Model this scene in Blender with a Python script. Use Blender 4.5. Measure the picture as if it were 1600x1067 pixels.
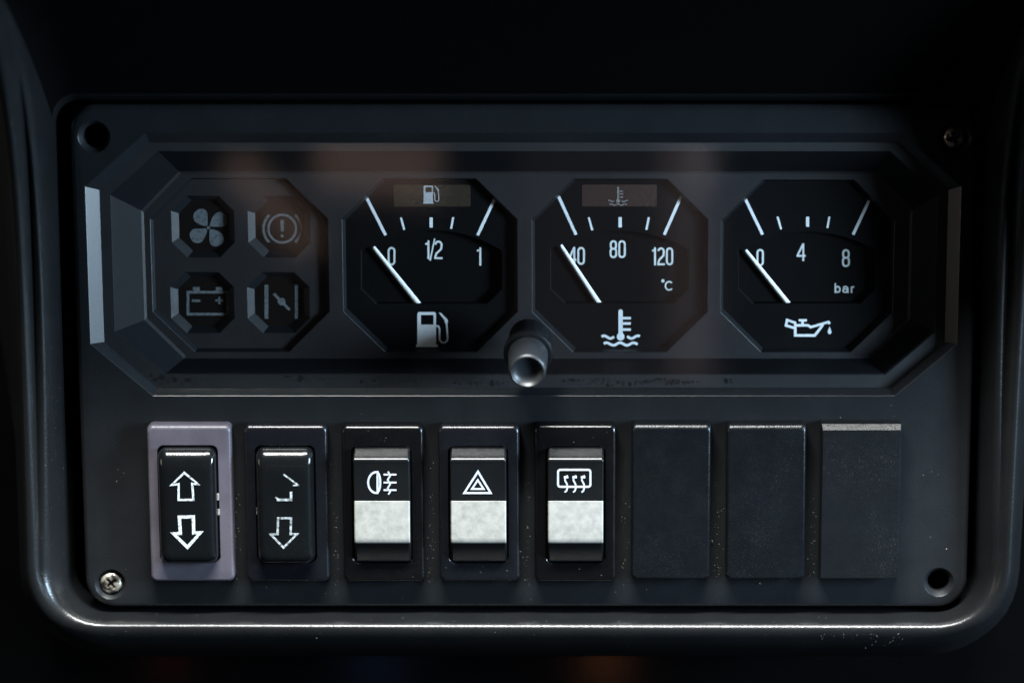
import bpy, bmesh, math, random
from mathutils import Vector
from mathutils.geometry import tessellate_polygon, delaunay_2d_cdt

random.seed(7)
R = math.radians
for o in list(bpy.data.objects):
    bpy.data.objects.remove(o)
SC = bpy.context.scene
COL = SC.collection
S = 0.0002                 # one panel unit (u right, v up, w out of the panel) in metres

# ------------------------------------------------------------------ camera
TH, DIST, U0 = R(12.0), 4750.0, 104.0
CP = (U0, DIST * math.sin(TH), DIST * math.cos(TH))
def W(u, v, w):
    return Vector((u * S, -w * S, v * S))
cam = bpy.data.cameras.new('camera')
camo = bpy.data.objects.new('camera', cam)
COL.objects.link(camo)
camo.location = W(*CP)
camo.rotation_euler = (math.pi / 2 - TH, 0, 0)
cam.sensor_width = 36.0
cam.lens = 36.0 * DIST / 1600.0
cam.shift_x = -U0 / 1600.0
cam.clip_start, cam.clip_end = 0.02, 50.0
cam.dof.use_dof = True
cam.dof.focus_distance = (DIST + 10) * S
cam.dof.aperture_fstop = 4.5
SC.camera = camo

# ------------------------------------------------------------------ world, lamps, exposure
wd = bpy.data.worlds.new('World')
SC.world = wd
wd.use_nodes = True
wd.node_tree.nodes['Background'].inputs[0].default_value = (0.55, 0.75, 1.0, 1)
wd.node_tree.nodes['Background'].inputs[1].default_value = 0.006

def lamp(name, loc, aim, sx, sy, power, col, spread=180):
    l = bpy.data.lights.new(name, 'AREA')
    l.shape = 'RECTANGLE'
    l.size, l.size_y = sx * S, sy * S
    l.energy = power
    l.color = col
    l.spread = R(spread)
    o = bpy.data.objects.new(name, l)
    COL.objects.link(o)
    o.location = W(*loc)
    d = W(*aim) - W(*loc)
    o.rotation_euler = d.to_track_quat('-Z', 'Y').to_euler()
    return o
lamp('side_window_lamp', (3950, 480, 2000), (-300, -30, 0), 900, 1500, 24, (0.58, 0.80, 1.0))
lamp('far_window_lamp', (-3700, 100, 1700), (200, -150, 0), 700, 1200, 0.6, (1.0, 0.90, 0.76))
lamp('windscreen_lamp', (250, 3300, 1650), (0, -350, 0), 3000, 300, 44, (0.98, 1.0, 0.97))
# added dim lamps, out of view, that make the reflections in cover and dashboard
def mirrored(name, x, y, sx, sy, rot, rad, col, plane=-17.5, far=4300.0):
    c, s_ = math.cos(TH), math.sin(TH)
    a, b = x - 800.0 - U0, 533.5 - y
    d = (a, b * c - DIST * s_, -b * s_ - DIST * c)
    t = (plane - CP[2]) / d[2]
    p = (CP[0] + t * d[0], CP[1] + t * d[1], plane)
    k = (far - plane) / -d[2]
    loc = (p[0] + d[0] * k, p[1] + d[1] * k, far)
    m = 1 + k
    o = lamp(name, loc, p, sx * m, sy * m, rad * math.pi * sx * sy * m * m * S * S, col)
    o.rotation_euler.rotate_axis('Z', R(rot))
mirrored('slanted_reflection_lamp', 425, 320, 55, 190, 40, 0.7, (1.0, 0.66, 0.52))
mirrored('upper_reflection_lamp', 590, 258, 190, 90, -8, 0.75, (1.0, 0.66, 0.53))
mirrored('wide_reflection_lamp', 960, 400, 300, 420, 0, 0.08, (1.0, 0.78, 0.78))
mirrored('edge_reflection_lamp', 1075, 390, 70, 420, 2, 0.30, (1.0, 0.78, 0.78))
mirrored('streak_reflection_lamp', 1096, 255, 30, 80, 0, 0.65, (0.95, 0.88, 0.9))
mirrored('orange_reflection_lamp', 945, 1034, 46, 30, 0, 2.6, (1.0, 0.36, 0.14), -330)  # this and the next two: unseen lamps added for coloured blurs below the lip
mirrored('blue_reflection_lamp', 590, 1042, 90, 22, 0, 0.7, (0.25, 0.45, 1.0), -330)
mirrored('red_reflection_lamp', 265, 1038, 50, 22, 0, 0.7, (1.0, 0.2, 0.12), -330)

vs = SC.view_settings
vs.view_transform = 'Standard'
vs.look = 'None'
vs.exposure = 0.0
vs.gamma = 1.0
vs.use_curve_mapping = False
SC.render.engine = 'CYCLES'

# ------------------------------------------------------------------ measuring
def at(x, y, w=0.0):
    """photo measurement -> (u, v) on the plane at height w over the panel"""
    s, c = math.sin(TH), math.cos(TH)
    a, b = x - 800.0 - U0, 533.5 - y
    d = (a, b * c - DIST * s, -b * s - DIST * c)
    t = (w - CP[2]) / d[2]
    return (CP[0] + t * d[0], CP[1] + t * d[1])
def box4(x0, x1, y0, y1, w=0.0):
    ym, xm = (y0 + y1) / 2, (x0 + x1) / 2
    return (at(x0, ym, w)[0], at(x1, ym, w)[0], at(xm, y1, w)[1], at(xm, y0, w)[1])

# ------------------------------------------------------------------ materials
def principled(name):
    m = bpy.data.materials.new(name)
    m.use_nodes = True
    return m, m.node_tree, m.node_tree.nodes['Principled BSDF']
class OffsetCoord:
    """object coordinates moved by the object's own place, so that alike pieces wear differently"""
    def __init__(self, nt):
        N, L = nt.nodes, nt.links
        tc = N.new('ShaderNodeTexCoord'); oi = N.new('ShaderNodeObjectInfo')
        ad = N.new('ShaderNodeVectorMath'); ad.operation = 'ADD'
        L.new(tc.outputs['Object'], ad.inputs[0]); L.new(oi.outputs['Location'], ad.inputs[1])
        self.outputs = {'Object': ad.outputs[0]}
def plastic(name, col, rough=0.5, grain=1500, bump=0.15, spec=0.5, mottle=0.25, dust=0.0, dustcol=(0.16, 0.15, 0.13), coat=0.0, rvar=0.08, leather=0.0):
    m, nt, p = principled(name)
    N, L = nt.nodes, nt.links
    tc = OffsetCoord(nt)
    n1 = N.new('ShaderNodeTexNoise'); n1.inputs['Scale'].default_value = 90; n1.inputs['Detail'].default_value = 6
    L.new(tc.outputs['Object'], n1.inputs['Vector'])
    mx = N.new('ShaderNodeMix'); mx.data_type = 'RGBA'
    mx.inputs[6].default_value = (*[c * (1 - mottle) for c in col], 1)
    mx.inputs[7].default_value = (*[c * (1 + mottle) for c in col], 1)
    L.new(n1.outputs['Fac'], mx.inputs[0])
    out = mx.outputs[2]
    if dust > 0:
        n2 = N.new('ShaderNodeTexNoise'); n2.inputs['Scale'].default_value = 2600; n2.inputs['Detail'].default_value = 2
        L.new(tc.outputs['Object'], n2.inputs['Vector'])
        n3 = N.new('ShaderNodeTexNoise'); n3.inputs['Scale'].default_value = 45; n3.inputs['Detail'].default_value = 3
        L.new(tc.outputs['Object'], n3.inputs['Vector'])
        r2 = N.new('ShaderNodeMapRange'); r2.inputs[1].default_value = 0.60; r2.inputs[2].default_value = 0.78
        L.new(n2.outputs['Fac'], r2.inputs[0])
        r3 = N.new('ShaderNodeMapRange'); r3.inputs[1].default_value = 0.42; r3.inputs[2].default_value = 0.7; r3.inputs[4].default_value = dust
        L.new(n3.outputs['Fac'], r3.inputs[0])
        mu = N.new('ShaderNodeMath'); mu.operation = 'MULTIPLY'
        L.new(r2.outputs[0], mu.inputs[0]); L.new(r3.outputs[0], mu.inputs[1])
        m2 = N.new('ShaderNodeMix'); m2.data_type = 'RGBA'
        L.new(mu.outputs[0], m2.inputs[0]); L.new(out, m2.inputs[6])
        m2.inputs[7].default_value = (*dustcol, 1)
        out = m2.outputs[2]
    L.new(out, p.inputs['Base Color'])
    rr = N.new('ShaderNodeMapRange'); rr.inputs[3].default_value = max(0.03, rough - rvar); rr.inputs[4].default_value = rough + rvar
    n4 = N.new('ShaderNodeTexNoise'); n4.inputs['Scale'].default_value = 160; n4.inputs['Detail'].default_value = 8; n4.inputs['Roughness'].default_value = 0.7
    L.new(tc.outputs['Object'], n4.inputs['Vector'])
    L.new(n4.outputs['Fac'], rr.inputs[0]); L.new(rr.outputs[0], p.inputs['Roughness'])
    p.inputs['Specular IOR Level'].default_value = spec
    p.inputs['Coat Weight'].default_value = coat
    p.inputs['Coat Roughness'].default_value = 0.08
    if bump > 0:
        nb = N.new('ShaderNodeTexNoise'); nb.inputs['Scale'].default_value = grain; nb.inputs['Detail'].default_value = 2
        L.new(tc.outputs['Object'], nb.inputs['Vector'])
        bp = N.new('ShaderNodeBump'); bp.inputs['Strength'].default_value = bump; bp.inputs['Distance'].default_value = 0.0004
        L.new(nb.outputs['Fac'], bp.inputs['Height'])
        if leather > 0:
            vo = N.new('ShaderNodeTexVoronoi'); vo.inputs['Scale'].default_value = 1500
            L.new(tc.outputs['Object'], vo.inputs['Vector'])
            b2 = N.new('ShaderNodeBump'); b2.inputs['Strength'].default_value = leather; b2.inputs['Distance'].default_value = 0.0005
            L.new(vo.outputs['Distance'], b2.inputs['Height'])
            L.new(bp.outputs['Normal'], b2.inputs['Normal'])
            bp = b2
        L.new(bp.outputs['Normal'], p.inputs['Normal'])
    return m
def paint(name, col, rough=0.55, wear=0.0, wearcol=(0.01, 0.011, 0.013), scale=700, lo=0.5, hi=0.6, spec=0.3):
    m, nt, p = principled(name)
    N, L = nt.nodes, nt.links
    tc = OffsetCoord(nt)
    n1 = N.new('ShaderNodeTexNoise'); n1.inputs['Scale'].default_value = scale; n1.inputs['Detail'].default_value = 4
    L.new(tc.outputs['Object'], n1.inputs['Vector'])
    r = N.new('ShaderNodeMapRange'); r.inputs[1].default_value = lo; r.inputs[2].default_value = hi; r.inputs[4].default_value = wear
    L.new(n1.outputs['Fac'], r.inputs[0])
    mx = N.new('ShaderNodeMix'); mx.data_type = 'RGBA'
    L.new(r.outputs[0], mx.inputs[0])
    mx.inputs[6].default_value = (*col, 1); mx.inputs[7].default_value = (*wearcol, 1)
    L.new(mx.outputs[2], p.inputs['Base Color'])
    p.inputs['Roughness'].default_value = rough
    p.inputs['Specular IOR Level'].default_value = spec
    return m
M = {}
M['panel'] = plastic('panel_plastic', (0.0078, 0.0088, 0.0100), 0.36, 1700, 0.12, spec=0.2, dust=0.10)
M['chamfer'] = plastic('smooth_chamfer_plastic', (0.0042, 0.0053, 0.0068), 0.38, 1700, 0.03, rvar=0.03)
M['lip'] = plastic('surround_plastic', (0.0050, 0.0054, 0.0060), 0.29, 1600, 0.10, spec=0.36, dust=0.12, leather=0.05, rvar=0.03)
M['hood'] = plastic('shade_black_hood', (0.0009, 0.0009, 0.001), 0.9, 900, 0.1, spec=0.02)  # near-black: the shade on the overhang is put into its colour
M['dash'] = plastic('dashboard_plastic', (0.0018, 0.0018, 0.002), 0.09, 900, 0.0, rvar=0.01)
M['frame'] = plastic('cluster_plastic', (0.0058, 0.0066, 0.0082), 0.38, 1900, 0.12, dust=0.08)
M['mask'] = plastic('mask_plate_grey', (0.0145, 0.0138, 0.0150), 0.45, 1900, 0.1, dust=0.08)
M['ledge'] = plastic('ledge_grey', (0.0120, 0.0128, 0.0140), 0.5, 1900, 0.1, dust=0.15)
M['slope'] = plastic('matte_slope_plastic', (0.0050, 0.0056, 0.0070), 0.55, 1900, 0.1, spec=0.12, dust=0.08)
M['dial'] = plastic('dial_black', (0.0019, 0.0019, 0.0022), 0.6, 1800, 0.08, spec=0.1, dust=0.05)
M['lower_dial'] = plastic('lower_dial_black', (0.0016, 0.0016, 0.0019), 0.6, 1800, 0.05, spec=0.1, dust=0.04)
M['gloss'] = plastic('gloss_black', (0.003, 0.0036, 0.0042), 0.18, 700, 0.05, dust=0.06, rvar=0.05)
M['gloss_frame'] = plastic('satin_black_frame', (0.002, 0.0021, 0.0024), 0.24, 1500, 0.05, dust=0.06)
M['navy_frame'] = plastic('dark_navy_frame', (0.0034, 0.0040, 0.0056), 0.28, 1500, 0.06, dust=0.06)
M['faded_frame'] = plastic('faded_mauve_frame', (0.060, 0.054, 0.069), 0.42, 1500, 0.1, mottle=0.5, dust=0.25, dustcol=(0.12, 0.11, 0.12))
M['rocker'] = plastic('rocker_black', (0.004, 0.0046, 0.0052), 0.30, 1600, 0.08, dust=0.08)
M['knob'] = plastic('worn_knob_plastic', (0.0095, 0.0115, 0.014), 0.44, 1500, 0.06, dust=0.05)
M['blank'] = plastic('blank_plastic', (0.0022, 0.0030, 0.0040), 0.32, 2400, 0.2, spec=0.38, dust=0.10, mottle=0.4, rvar=0.12)
M['blank_rough'] = plastic('coarse_blank_plastic', (0.0028, 0.0036, 0.0044), 0.36, 4200, 0.22, spec=0.34, dust=0.2, mottle=0.4)
M['lens'] = plastic('warning_lens_dark', (0.0055, 0.0042, 0.0036), 0.30, 1500, 0.08, dust=0.3, dustcol=(0.07, 0.06, 0.05))
M['amber'] = plastic('amber_lens', (0.032, 0.025, 0.017), 0.28, 1500, 0.1, dust=0.4, dustcol=(0.12, 0.10, 0.08))
M['redlens'] = plastic('red_brown_lens', (0.042, 0.025, 0.021), 0.28, 1500, 0.1, dust=0.8, dustcol=(0.17, 0.12, 0.10))
M['white'] = paint('white_print', (0.72, 0.75, 0.77), 0.6, 0.12, (0.4, 0.42, 0.44))
M['numeral'] = paint('numeral_print', (0.66, 0.70, 0.70), 0.6, 0.15, (0.35, 0.36, 0.36))
M['needle'] = paint('needle_white', (0.82, 0.82, 0.80), 0.45, 0.08, (0.5, 0.5, 0.5))
M['dimprint'] = paint('grey_lens_print', (0.105, 0.12, 0.128), 0.6, 0.5, (0.035, 0.038, 0.04), 900)
M['lensprint'] = paint('pale_lens_print', (0.40, 0.41, 0.43), 0.6, 0.35, (0.15, 0.13, 0.13), 1200)
M['redprint'] = paint('faint_lens_print', (0.20, 0.18, 0.175), 0.6, 0.7, (0.07, 0.05, 0.045), 1400)
M['arrow'] = paint('worn_arrow_print', (0.40, 0.44, 0.47), 0.5, 0.85, (0.03, 0.035, 0.038), 1300, 0.48, 0.68)
M['arrow_worn'] = paint('rubbed_arrow_print', (0.30, 0.33, 0.345), 0.5, 0.93, (0.012, 0.014, 0.016), 900, 0.40, 0.66)
M['symbol'] = paint('switch_symbol_print', (0.40, 0.43, 0.48), 0.5, 0.2, (0.2, 0.22, 0.24))
M['contact'] = paint('contact_white', (0.26, 0.26, 0.23), 0.4, 0.5, (0.06, 0.055, 0.05), 1500)
M['speck'] = paint('dust_speck', (0.15, 0.145, 0.13), 0.9, 0.7, (0.07, 0.065, 0.055), 2500)
M['grime'] = paint('grime', (0.003, 0.003, 0.003), 0.9)
def metal_band():
    m, nt, p = principled('brushed_pale_band')
    N, L = nt.nodes, nt.links
    tc = OffsetCoord(nt)
    n1 = N.new('ShaderNodeTexNoise'); n1.inputs['Scale'].default_value = 300; n1.inputs['Detail'].default_value = 9; n1.inputs['Roughness'].default_value = 0.7
    L.new(tc.outputs['Object'], n1.inputs['Vector'])
    cr = N.new('ShaderNodeValToRGB')
    cr.color_ramp.elements[0].position = 0.3; cr.color_ramp.elements[0].color = (0.17, 0.172, 0.16, 1)
    cr.color_ramp.elements[1].position = 0.62; cr.color_ramp.elements[1].color = (0.275, 0.272, 0.255, 1)
    L.new(n1.outputs['Fac'], cr.inputs[0]); L.new(cr.outputs[0], p.inputs['Base Color'])
    p.inputs['Metallic'].default_value = 0.25
    p.inputs['Roughness'].default_value = 0.48
    return m
M['band'] = metal_band()
def screw_metal():
    m, nt, p = principled('worn_screw_steel')
    N, L = nt.nodes, nt.links
    tc = OffsetCoord(nt)
    n1 = N.new('ShaderNodeTexNoise'); n1.inputs['Scale'].default_value = 480; n1.inputs['Detail'].default_value = 5
    L.new(tc.outputs['Object'], n1.inputs['Vector'])
    cr = N.new('ShaderNodeValToRGB')
    cr.color_ramp.elements[0].position = 0.42; cr.color_ramp.elements[0].color = (0.07, 0.06, 0.05, 1)
    cr.color_ramp.elements[1].position = 0.6; cr.color_ramp.elements[1].color = (0.75, 0.70, 0.60, 1)
    L.new(n1.outputs['Fac'], cr.inputs[0]); L.new(cr.outputs[0], p.inputs['Base Color'])
    p.inputs['Metallic'].default_value = 0.9
    p.inputs['Roughness'].default_value = 0.38
    bp = N.new('ShaderNodeBump'); bp.inputs['Strength'].default_value = 0.5; bp.inputs['Distance'].default_value = 0.0006
    L.new(n1.outputs['Fac'], bp.inputs['Height']); L.new(bp.outputs['Normal'], p.inputs['Normal'])
    return m
M['screw'] = screw_metal()
def cover_glass():
    m = bpy.data.materials.new('clear_cover')
    m.use_nodes = True
    N, L = m.node_tree.nodes, m.node_tree.links
    for n in list(N):
        if n.type != 'OUTPUT_MATERIAL':
            N.remove(n)
    out = [n for n in N if n.type == 'OUTPUT_MATERIAL'][0]
    tr = N.new('ShaderNodeBsdfTransparent'); tr.inputs[0].default_value = (0.95, 0.95, 0.95, 1)
    gl = N.new('ShaderNodeBsdfGlossy'); gl.inputs['Roughness'].default_value = 0.055
    lw = N.new('ShaderNodeLayerWeight')
    pw = N.new('ShaderNodeMath'); pw.operation = 'POWER'; pw.inputs[1].default_value = 5
    L.new(lw.outputs['Facing'], pw.inputs[0])
    fr = N.new('ShaderNodeMapRange'); fr.inputs[3].default_value = 0.07; fr.inputs[4].default_value = 1.0
    L.new(pw.outputs[0], fr.inputs[0])
    mx = N.new('ShaderNodeMixShader')
    L.new(fr.outputs[0], mx.inputs[0]); L.new(tr.outputs[0], mx.inputs[1]); L.new(gl.outputs[0], mx.inputs[2])
    L.new(mx.outputs[0], out.inputs[0])
    return m
M['glass'] = cover_glass()

# ------------------------------------------------------------------ mesh helpers
class MB:
    """collects geometry in panel units; build() links it as one mesh object"""
    def __init__(self):
        self.v, self.f = [], []
    def add(self, pts, faces):
        b = len(self.v)
        self.v += [tuple(p) for p in pts]
        self.f += [tuple(i + b for i in f) for f in faces]
        return self
    def loft(self, loops, closed=True, cap0=False, cap1=False):
        n = len(loops[0]); b = len(self.v)
        for lp in loops:
            assert len(lp) == n
            self.v += [tuple(p) for p in lp]
        for k in range(len(loops) - 1):
            for i in range(n if closed else n - 1):
                j = (i + 1) % n
                self.f.append((b + k * n + i, b + k * n + j, b + (k + 1) * n + j, b + (k + 1) * n + i))
        if cap0:
            self.f.append(tuple(b + i for i in reversed(range(n))))
        if cap1:
            self.f.append(tuple(b + (len(loops) - 1) * n + i for i in range(n)))
        return self
    def fill(self, outer, holes, w):
        """flat polygon with holes; outer/holes are lists of (u, v)"""
        polys = [[Vector((p[0], p[1], 0)) for p in pl] for pl in [outer] + holes]
        flat = [(p.x, p.y, w) for pl in polys for p in pl]
        if holes:
            idx, n0 = [], 0
            for pl in polys:
                idx.append(list(range(n0, n0 + len(pl)))); n0 += len(pl)
            r_ = delaunay_2d_cdt([Vector((p[0], p[1])) for p in flat], [], idx, 2, 1e-7)
            flat = [(p.x, p.y, w) for p in r_[0]]
            tri = r_[2]
        else:
            tri = tessellate_polygon(polys)
        fs = []
        for t in tri:
            a, b_, c = (flat[i] for i in t)
            cr = (b_[0] - a[0]) * (c[1] - a[1]) - (b_[1] - a[1]) * (c[0] - a[0])
            if abs(cr) < 1e-9:
                continue
            fs.append(tuple(t) if cr > 0 else (t[0], t[2], t[1]))
        return self.add(flat, fs)
    def ribbon(self, pts, width, closed=False, w=0.0):
        """flat stroke along a (u, v[, w]) polyline"""
        P = [Vector((p[0], p[1])) for p in pts]
        H = [(p[2] if len(p) > 2 else w) for p in pts]
        n = len(P); L_, R_ = [], []
        for i in range(n):
            if closed:
                a, b_, c = P[i - 1], P[i], P[(i + 1) % n]
            else:
                a, b_, c = P[max(i - 1, 0)], P[i], P[min(i + 1, n - 1)]
            d1, d2 = (b_ - a), (c - b_)
            if d1.length < 1e-9: d1 = d2
            if d2.length < 1e-9: d2 = d1
            d1 = d1.normalized(); d2 = d2.normalized()
            n1, n2 = Vector((-d1.y, d1.x)), Vector((-d2.y, d2.x))
            m = n1 + n2
            m = m.normalized() if m.length > 1e-6 else n1
            k = 1.0 / max(0.45, m.dot(n1))
            L_.append((*(b_ + m * (width / 2 * k)), H[i])); R_.append((*(b_ - m * (width / 2 * k)), H[i]))
        b0 = len(self.v)
        self.v += L_ + R_
        for i in range(n if closed else n - 1):
            j = (i + 1) % n
            self.f.append((b0 + i, b0 + n + i, b0 + n + j, b0 + j))
        return self
    def lathe(self, base, axis, prof, n=48, flute=None):
        """prof: (radius, along-axis) pairs; flute(k) -> extra radius factor amplitude per profile row"""
        ax = Vector(axis).normalized()
        e1 = Vector((1, 0, 0)); e1 = (e1 - ax * e1.dot(ax)).normalized(); e2 = ax.cross(e1)
        loops = []
        for k, (r, h) in enumerate(prof):
            lp = []
            for i in range(n):
                rr = r
                if flute and k in flute:
                    rr = r * (1 - (flute[k] if i % 2 else 0))
                a = 2 * math.pi * i / n
                lp.append(tuple(Vector(base) + ax * h + (e1 * math.cos(a) + e2 * math.sin(a)) * rr))
            loops.append(lp)
        return self.loft(loops)
    def build(self, name, mat, parent=None, origin=(0, 0, 0), angle=38, kind=None, label=None):
        o0 = W(*origin)
        me = bpy.data.meshes.new(name)
        me.from_pydata([W(*p) - o0 for p in self.v], [], self.f)
        bm = bmesh.new(); bm.from_mesh(me)
        bmesh.ops.remove_doubles(bm, verts=bm.verts, dist=1e-7)
        bm.to_mesh(me); bm.free()
        me.validate()
        for p in me.polygons: p.use_smooth = True
        me.set_sharp_from_angle(angle=R(angle))
        me.materials.append(M[mat])
        ob = bpy.data.objects.new(name, me)
        wn_ = ob.modifiers.new('weighted', 'WEIGHTED_NORMAL'); wn_.keep_sharp = True; wn_.weight = 100
        COL.objects.link(ob)
        lv = {i for p in me.polygons for i in p.vertices}
        if len(lv) < len(me.vertices):
            bm = bmesh.new(); bm.from_mesh(me)
            bmesh.ops.delete(bm, geom=[v for v in bm.verts if not v.link_faces], context='VERTS')
            bm.to_mesh(me); bm.free()
        if parent is not None:
            ob.parent = parent
        else:
            ob.location = o0
        if kind: ob['kind'] = kind
        if label: ob['label'] = label
        return ob

class Thing:
    def __init__(self, name, origin, label, cat, group=None):
        self.o = bpy.data.objects.new(name, None)
        COL.objects.link(self.o)
        self.o.empty_display_size = 0.005
        self.org = origin
        self.o.location = W(*origin)
        self.o['label'] = label; self.o['category'] = cat
        if group: self.o['group'] = group
    def part(self, name, mb, mat, parent=None, **k):
        return mb.build(name, mat, parent or self.o, self.org, **k)

def octa(b, cx, cy, w):
    u0, u1, v0, v1 = b
    return [(p[0], p[1], w) for p in ((u0, v0 + cy), (u0 + cx, v0), (u1 - cx, v0), (u1, v0 + cy), (u1, v1 - cy), (u1 - cx, v1), (u0 + cx, v1), (u0, v1 - cy))]
def rrect(b, r, w, n=6, ins=(0, 0, 0, 0)):
    u0, u1, v0, v1 = b[0] + ins[0], b[1] - ins[1], b[2] + ins[3], b[3] - ins[2]
    if not isinstance(r, (tuple, list)): r = (r,) * 4            # bl, br, tr, tl
    out = []
    for (cx, cy, a0, rr) in ((u0 + r[0], v0 + r[0], 180, r[0]), (u1 - r[1], v0 + r[1], 270, r[1]), (u1 - r[2], v1 - r[2], 0, r[2]), (u0 + r[3], v1 - r[3], 90, r[3])):
        for i in range(n + 1):
            a = R(a0 + 90.0 * i / n)
            out.append((cx + rr * math.cos(a), cy + rr * math.sin(a), w))
    return out
def rquad(c, r, n=10, m=15):
    """rounded quad through 3-D corners bl, br, tr, tl"""
    out = []
    for k in range(4):
        p, a, b_ = Vector(c[k]), Vector(c[k - 1]), Vector(c[(k + 1) % 4])
        ra = r[k]
        s = p + (a - p).normalized() * ra; e = p + (b_ - p).normalized() * ra
        for i in range(n + 1):
            t = i / n
            # cubic that stands in for the quarter circle
            q = 0.5523
            c1 = s + (p - s) * q; c2 = e + (p - e) * q
            out.append(tuple(s * (1 - t) ** 3 + c1 * 3 * t * (1 - t) ** 2 + c2 * 3 * t * t * (1 - t) + e * t ** 3))
        s2 = b_ + (p - b_).normalized() * r[(k + 1) % 4]
        for i in range(1, m + 1):
            out.append(tuple(e + (s2 - e) * (i / (m + 1))))
    return out
def circ(c, r, w, n=40):
    return [(c[0] + r * math.cos(2 * math.pi * i / n), c[1] + r * math.sin(2 * math.pi * i / n), w) for i in range(n)]
def xy(l):
    return [(p[0], p[1]) for p in l]
def A3(x, y, w):
    u, v = at(x, y, w)
    return (u, v, w)
def arc(cx, cy, rx, ry, a0, a1, n=14):
    return [(cx + rx * math.cos(R(a0 + (a1 - a0) * i / n)), cy + ry * math.sin(R(a0 + (a1 - a0) * i / n))) for i in range(n + 1)]

# ================================================================== the setting: dashboard behind and below
mb = MB()
mb.fill([(-2600, -1500), (2600, -1500), (2600, 1500), (-2600, 1500)], [], -330)
mb.build('dashboard', 'dash', kind='structure', label='black dashboard behind and below the panel surround')

# ------------------------------------------------------------------ surround with rounded lip
def C3(x, y, w):
    return A3(x, y, w)
inner = [C3(108, 958, 0), C3(1527, 958, 0), C3(1540, 158, 0), C3(84, 158, 0)]
def shift(c, dw):
    return [(p[0], p[1], p[2] + dw) for p in c]
apex = [C3(58, 977, 54), C3(1561, 981, 54), C3(1640, -60, 390), C3(-20, -60, 390)]
front = [C3(43, 1016, 26), C3(1577, 1016, 26), C3(1720, -260, 470), C3(-80, -260, 470)]
side = [C3(38, 1030, -60), C3(1584, 1030, -60), C3(1740, -300, 200), C3(-100, -300, 200)]
back = [(side[0][0] - 10, side[0][1] + 20, -325), (side[1][0] + 10, side[1][1] + 20, -325), (1000, 1000, -325), (-1000, 1000, -325)]
def mix(a, b, t):
    return [tuple(Vector(p) * (1 - t) + Vector(q) * t) for p, q in zip(a, b)]
def bez(a, b, c, t):
    return [tuple(Vector(p) * (1 - t) ** 2 + Vector(q) * 2 * t * (1 - t) + Vector(r) * t * t) for p, q, r in zip(a, b, c)]
ri, ra_, rf, rs = (58, 66, 40, 36), (108, 108, 60, 60), (140, 140, 90, 90), (150, 150, 90, 90)
def rmix(a, b, t):
    return tuple(p * (1 - t) + q * t for p, q in zip(a, b))
loops = [rquad(shift(inner, -70), ri), rquad(shift(inner, -4), ri), rquad(mix(shift(inner, 0), apex, 0.05), rmix(ri, ra_, .05)), rquad(mix(inner, apex, .3), rmix(ri, ra_, .3))]
m1, m2 = mix(inner, apex, .52), mix(apex, front, .6)
q1, q2 = rmix(ri, ra_, .52), rmix(ra_, rf, .6)
for i in range(11):
    loops.append(rquad(bez(m1, apex, m2, i / 10), rmix(q1, q2, i / 10)))
m3 = mix(front, side, .6)
for i in range(1, 9):
    loops.append(rquad(bez(m2, front, m3, i / 8), rmix(q2, rs, i / 8)))
loops.append(rquad(back, rs))
mb = MB(); mb.loft(loops)
nl = len(loops[0])
vb, vt = apex[0][1], apex[2][1]
for k, p in enumerate(mb.v):                    # the side walls rise late, just under the hood
    t = min(1.0, max(0.0, (p[1] - vb) / (vt - vb)))
    sgain = (0, 0, .05, .3)[k // nl] if k // nl < 4 else (0.0 if k // nl == len(loops) - 1 else 1.0)
    if k // nl >= 4: sgain = min(1.0, .5 + .1 * (k // nl - 4)) if sgain else 0.0
    mb.v[k] = (p[0], p[1], p[2] + 336 * (t ** 5 - t) * sgain)
top_faces = set()
for fi, f in enumerate(mb.f):
    i = min(k % nl for k in f) if max(k % nl for k in f) - min(k % nl for k in f) < nl - 2 else nl - 1
    if 52 <= i < 88 and fi >= 2 * nl:       # both top corners and the run between them
        top_faces.add(fi)
vm = MB(); vm.v = list(mb.v); vm.f = [f for k, f in enumerate(mb.f) if k in top_faces]
mb.f = [f for k, f in enumerate(mb.f) if k not in top_faces]
LIP = (list(mb.v), list(mb.f))
sur = mb.build('dashboard_surround', 'lip', angle=60)
vm.build('overhanging_hood', 'hood', sur, angle=60)
sur['label'] = 'black grained dashboard surround with shiny rounded lip framing the instrument panel'
sur['category'] = 'surround'

# ================================================================== instrument panel
PB = (at(122, 600)[0], at(1520, 600)[0], at(820, 949)[1], at(820, 165)[1])
O1 = (*box4(137, 1499, 208, 619, 0),)
panel = Thing('instrument_console', (0, PB[2], 0), 'black plastic console plate with octagonal gauge opening above a row of switches', 'console')
mb = MB()
rp = (46, 46, 38, 38)
lo = []
for ins, w in ((0, -64), (0, -9), (1.5, -4.5), (4, -1.6), (8, 0)):
    t = ins * 2.3
    lo.append(rrect(PB, tuple(max(4, r - ins) for r in rp), w, 8, (ins, ins, t, ins)))
mb.loft(lo)
holes_px = {'ul': (147, 214, 25), 'ur': (1492, 216, 25), 'll': (173, 912, 25), 'lr': (1467, 909, 24)}
hc = {k: (at(x, y), r) for k, (x, y, r) in holes_px.items()}
o1 = octa(O1, 95, 83, 0)
mb.fill(xy(lo[-1]), [xy(o1)] + [xy(circ(c, r, 0)) for c, r in hc.values()], 0)
face = panel.part('faceplate', mb, 'panel', angle=30)
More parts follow.
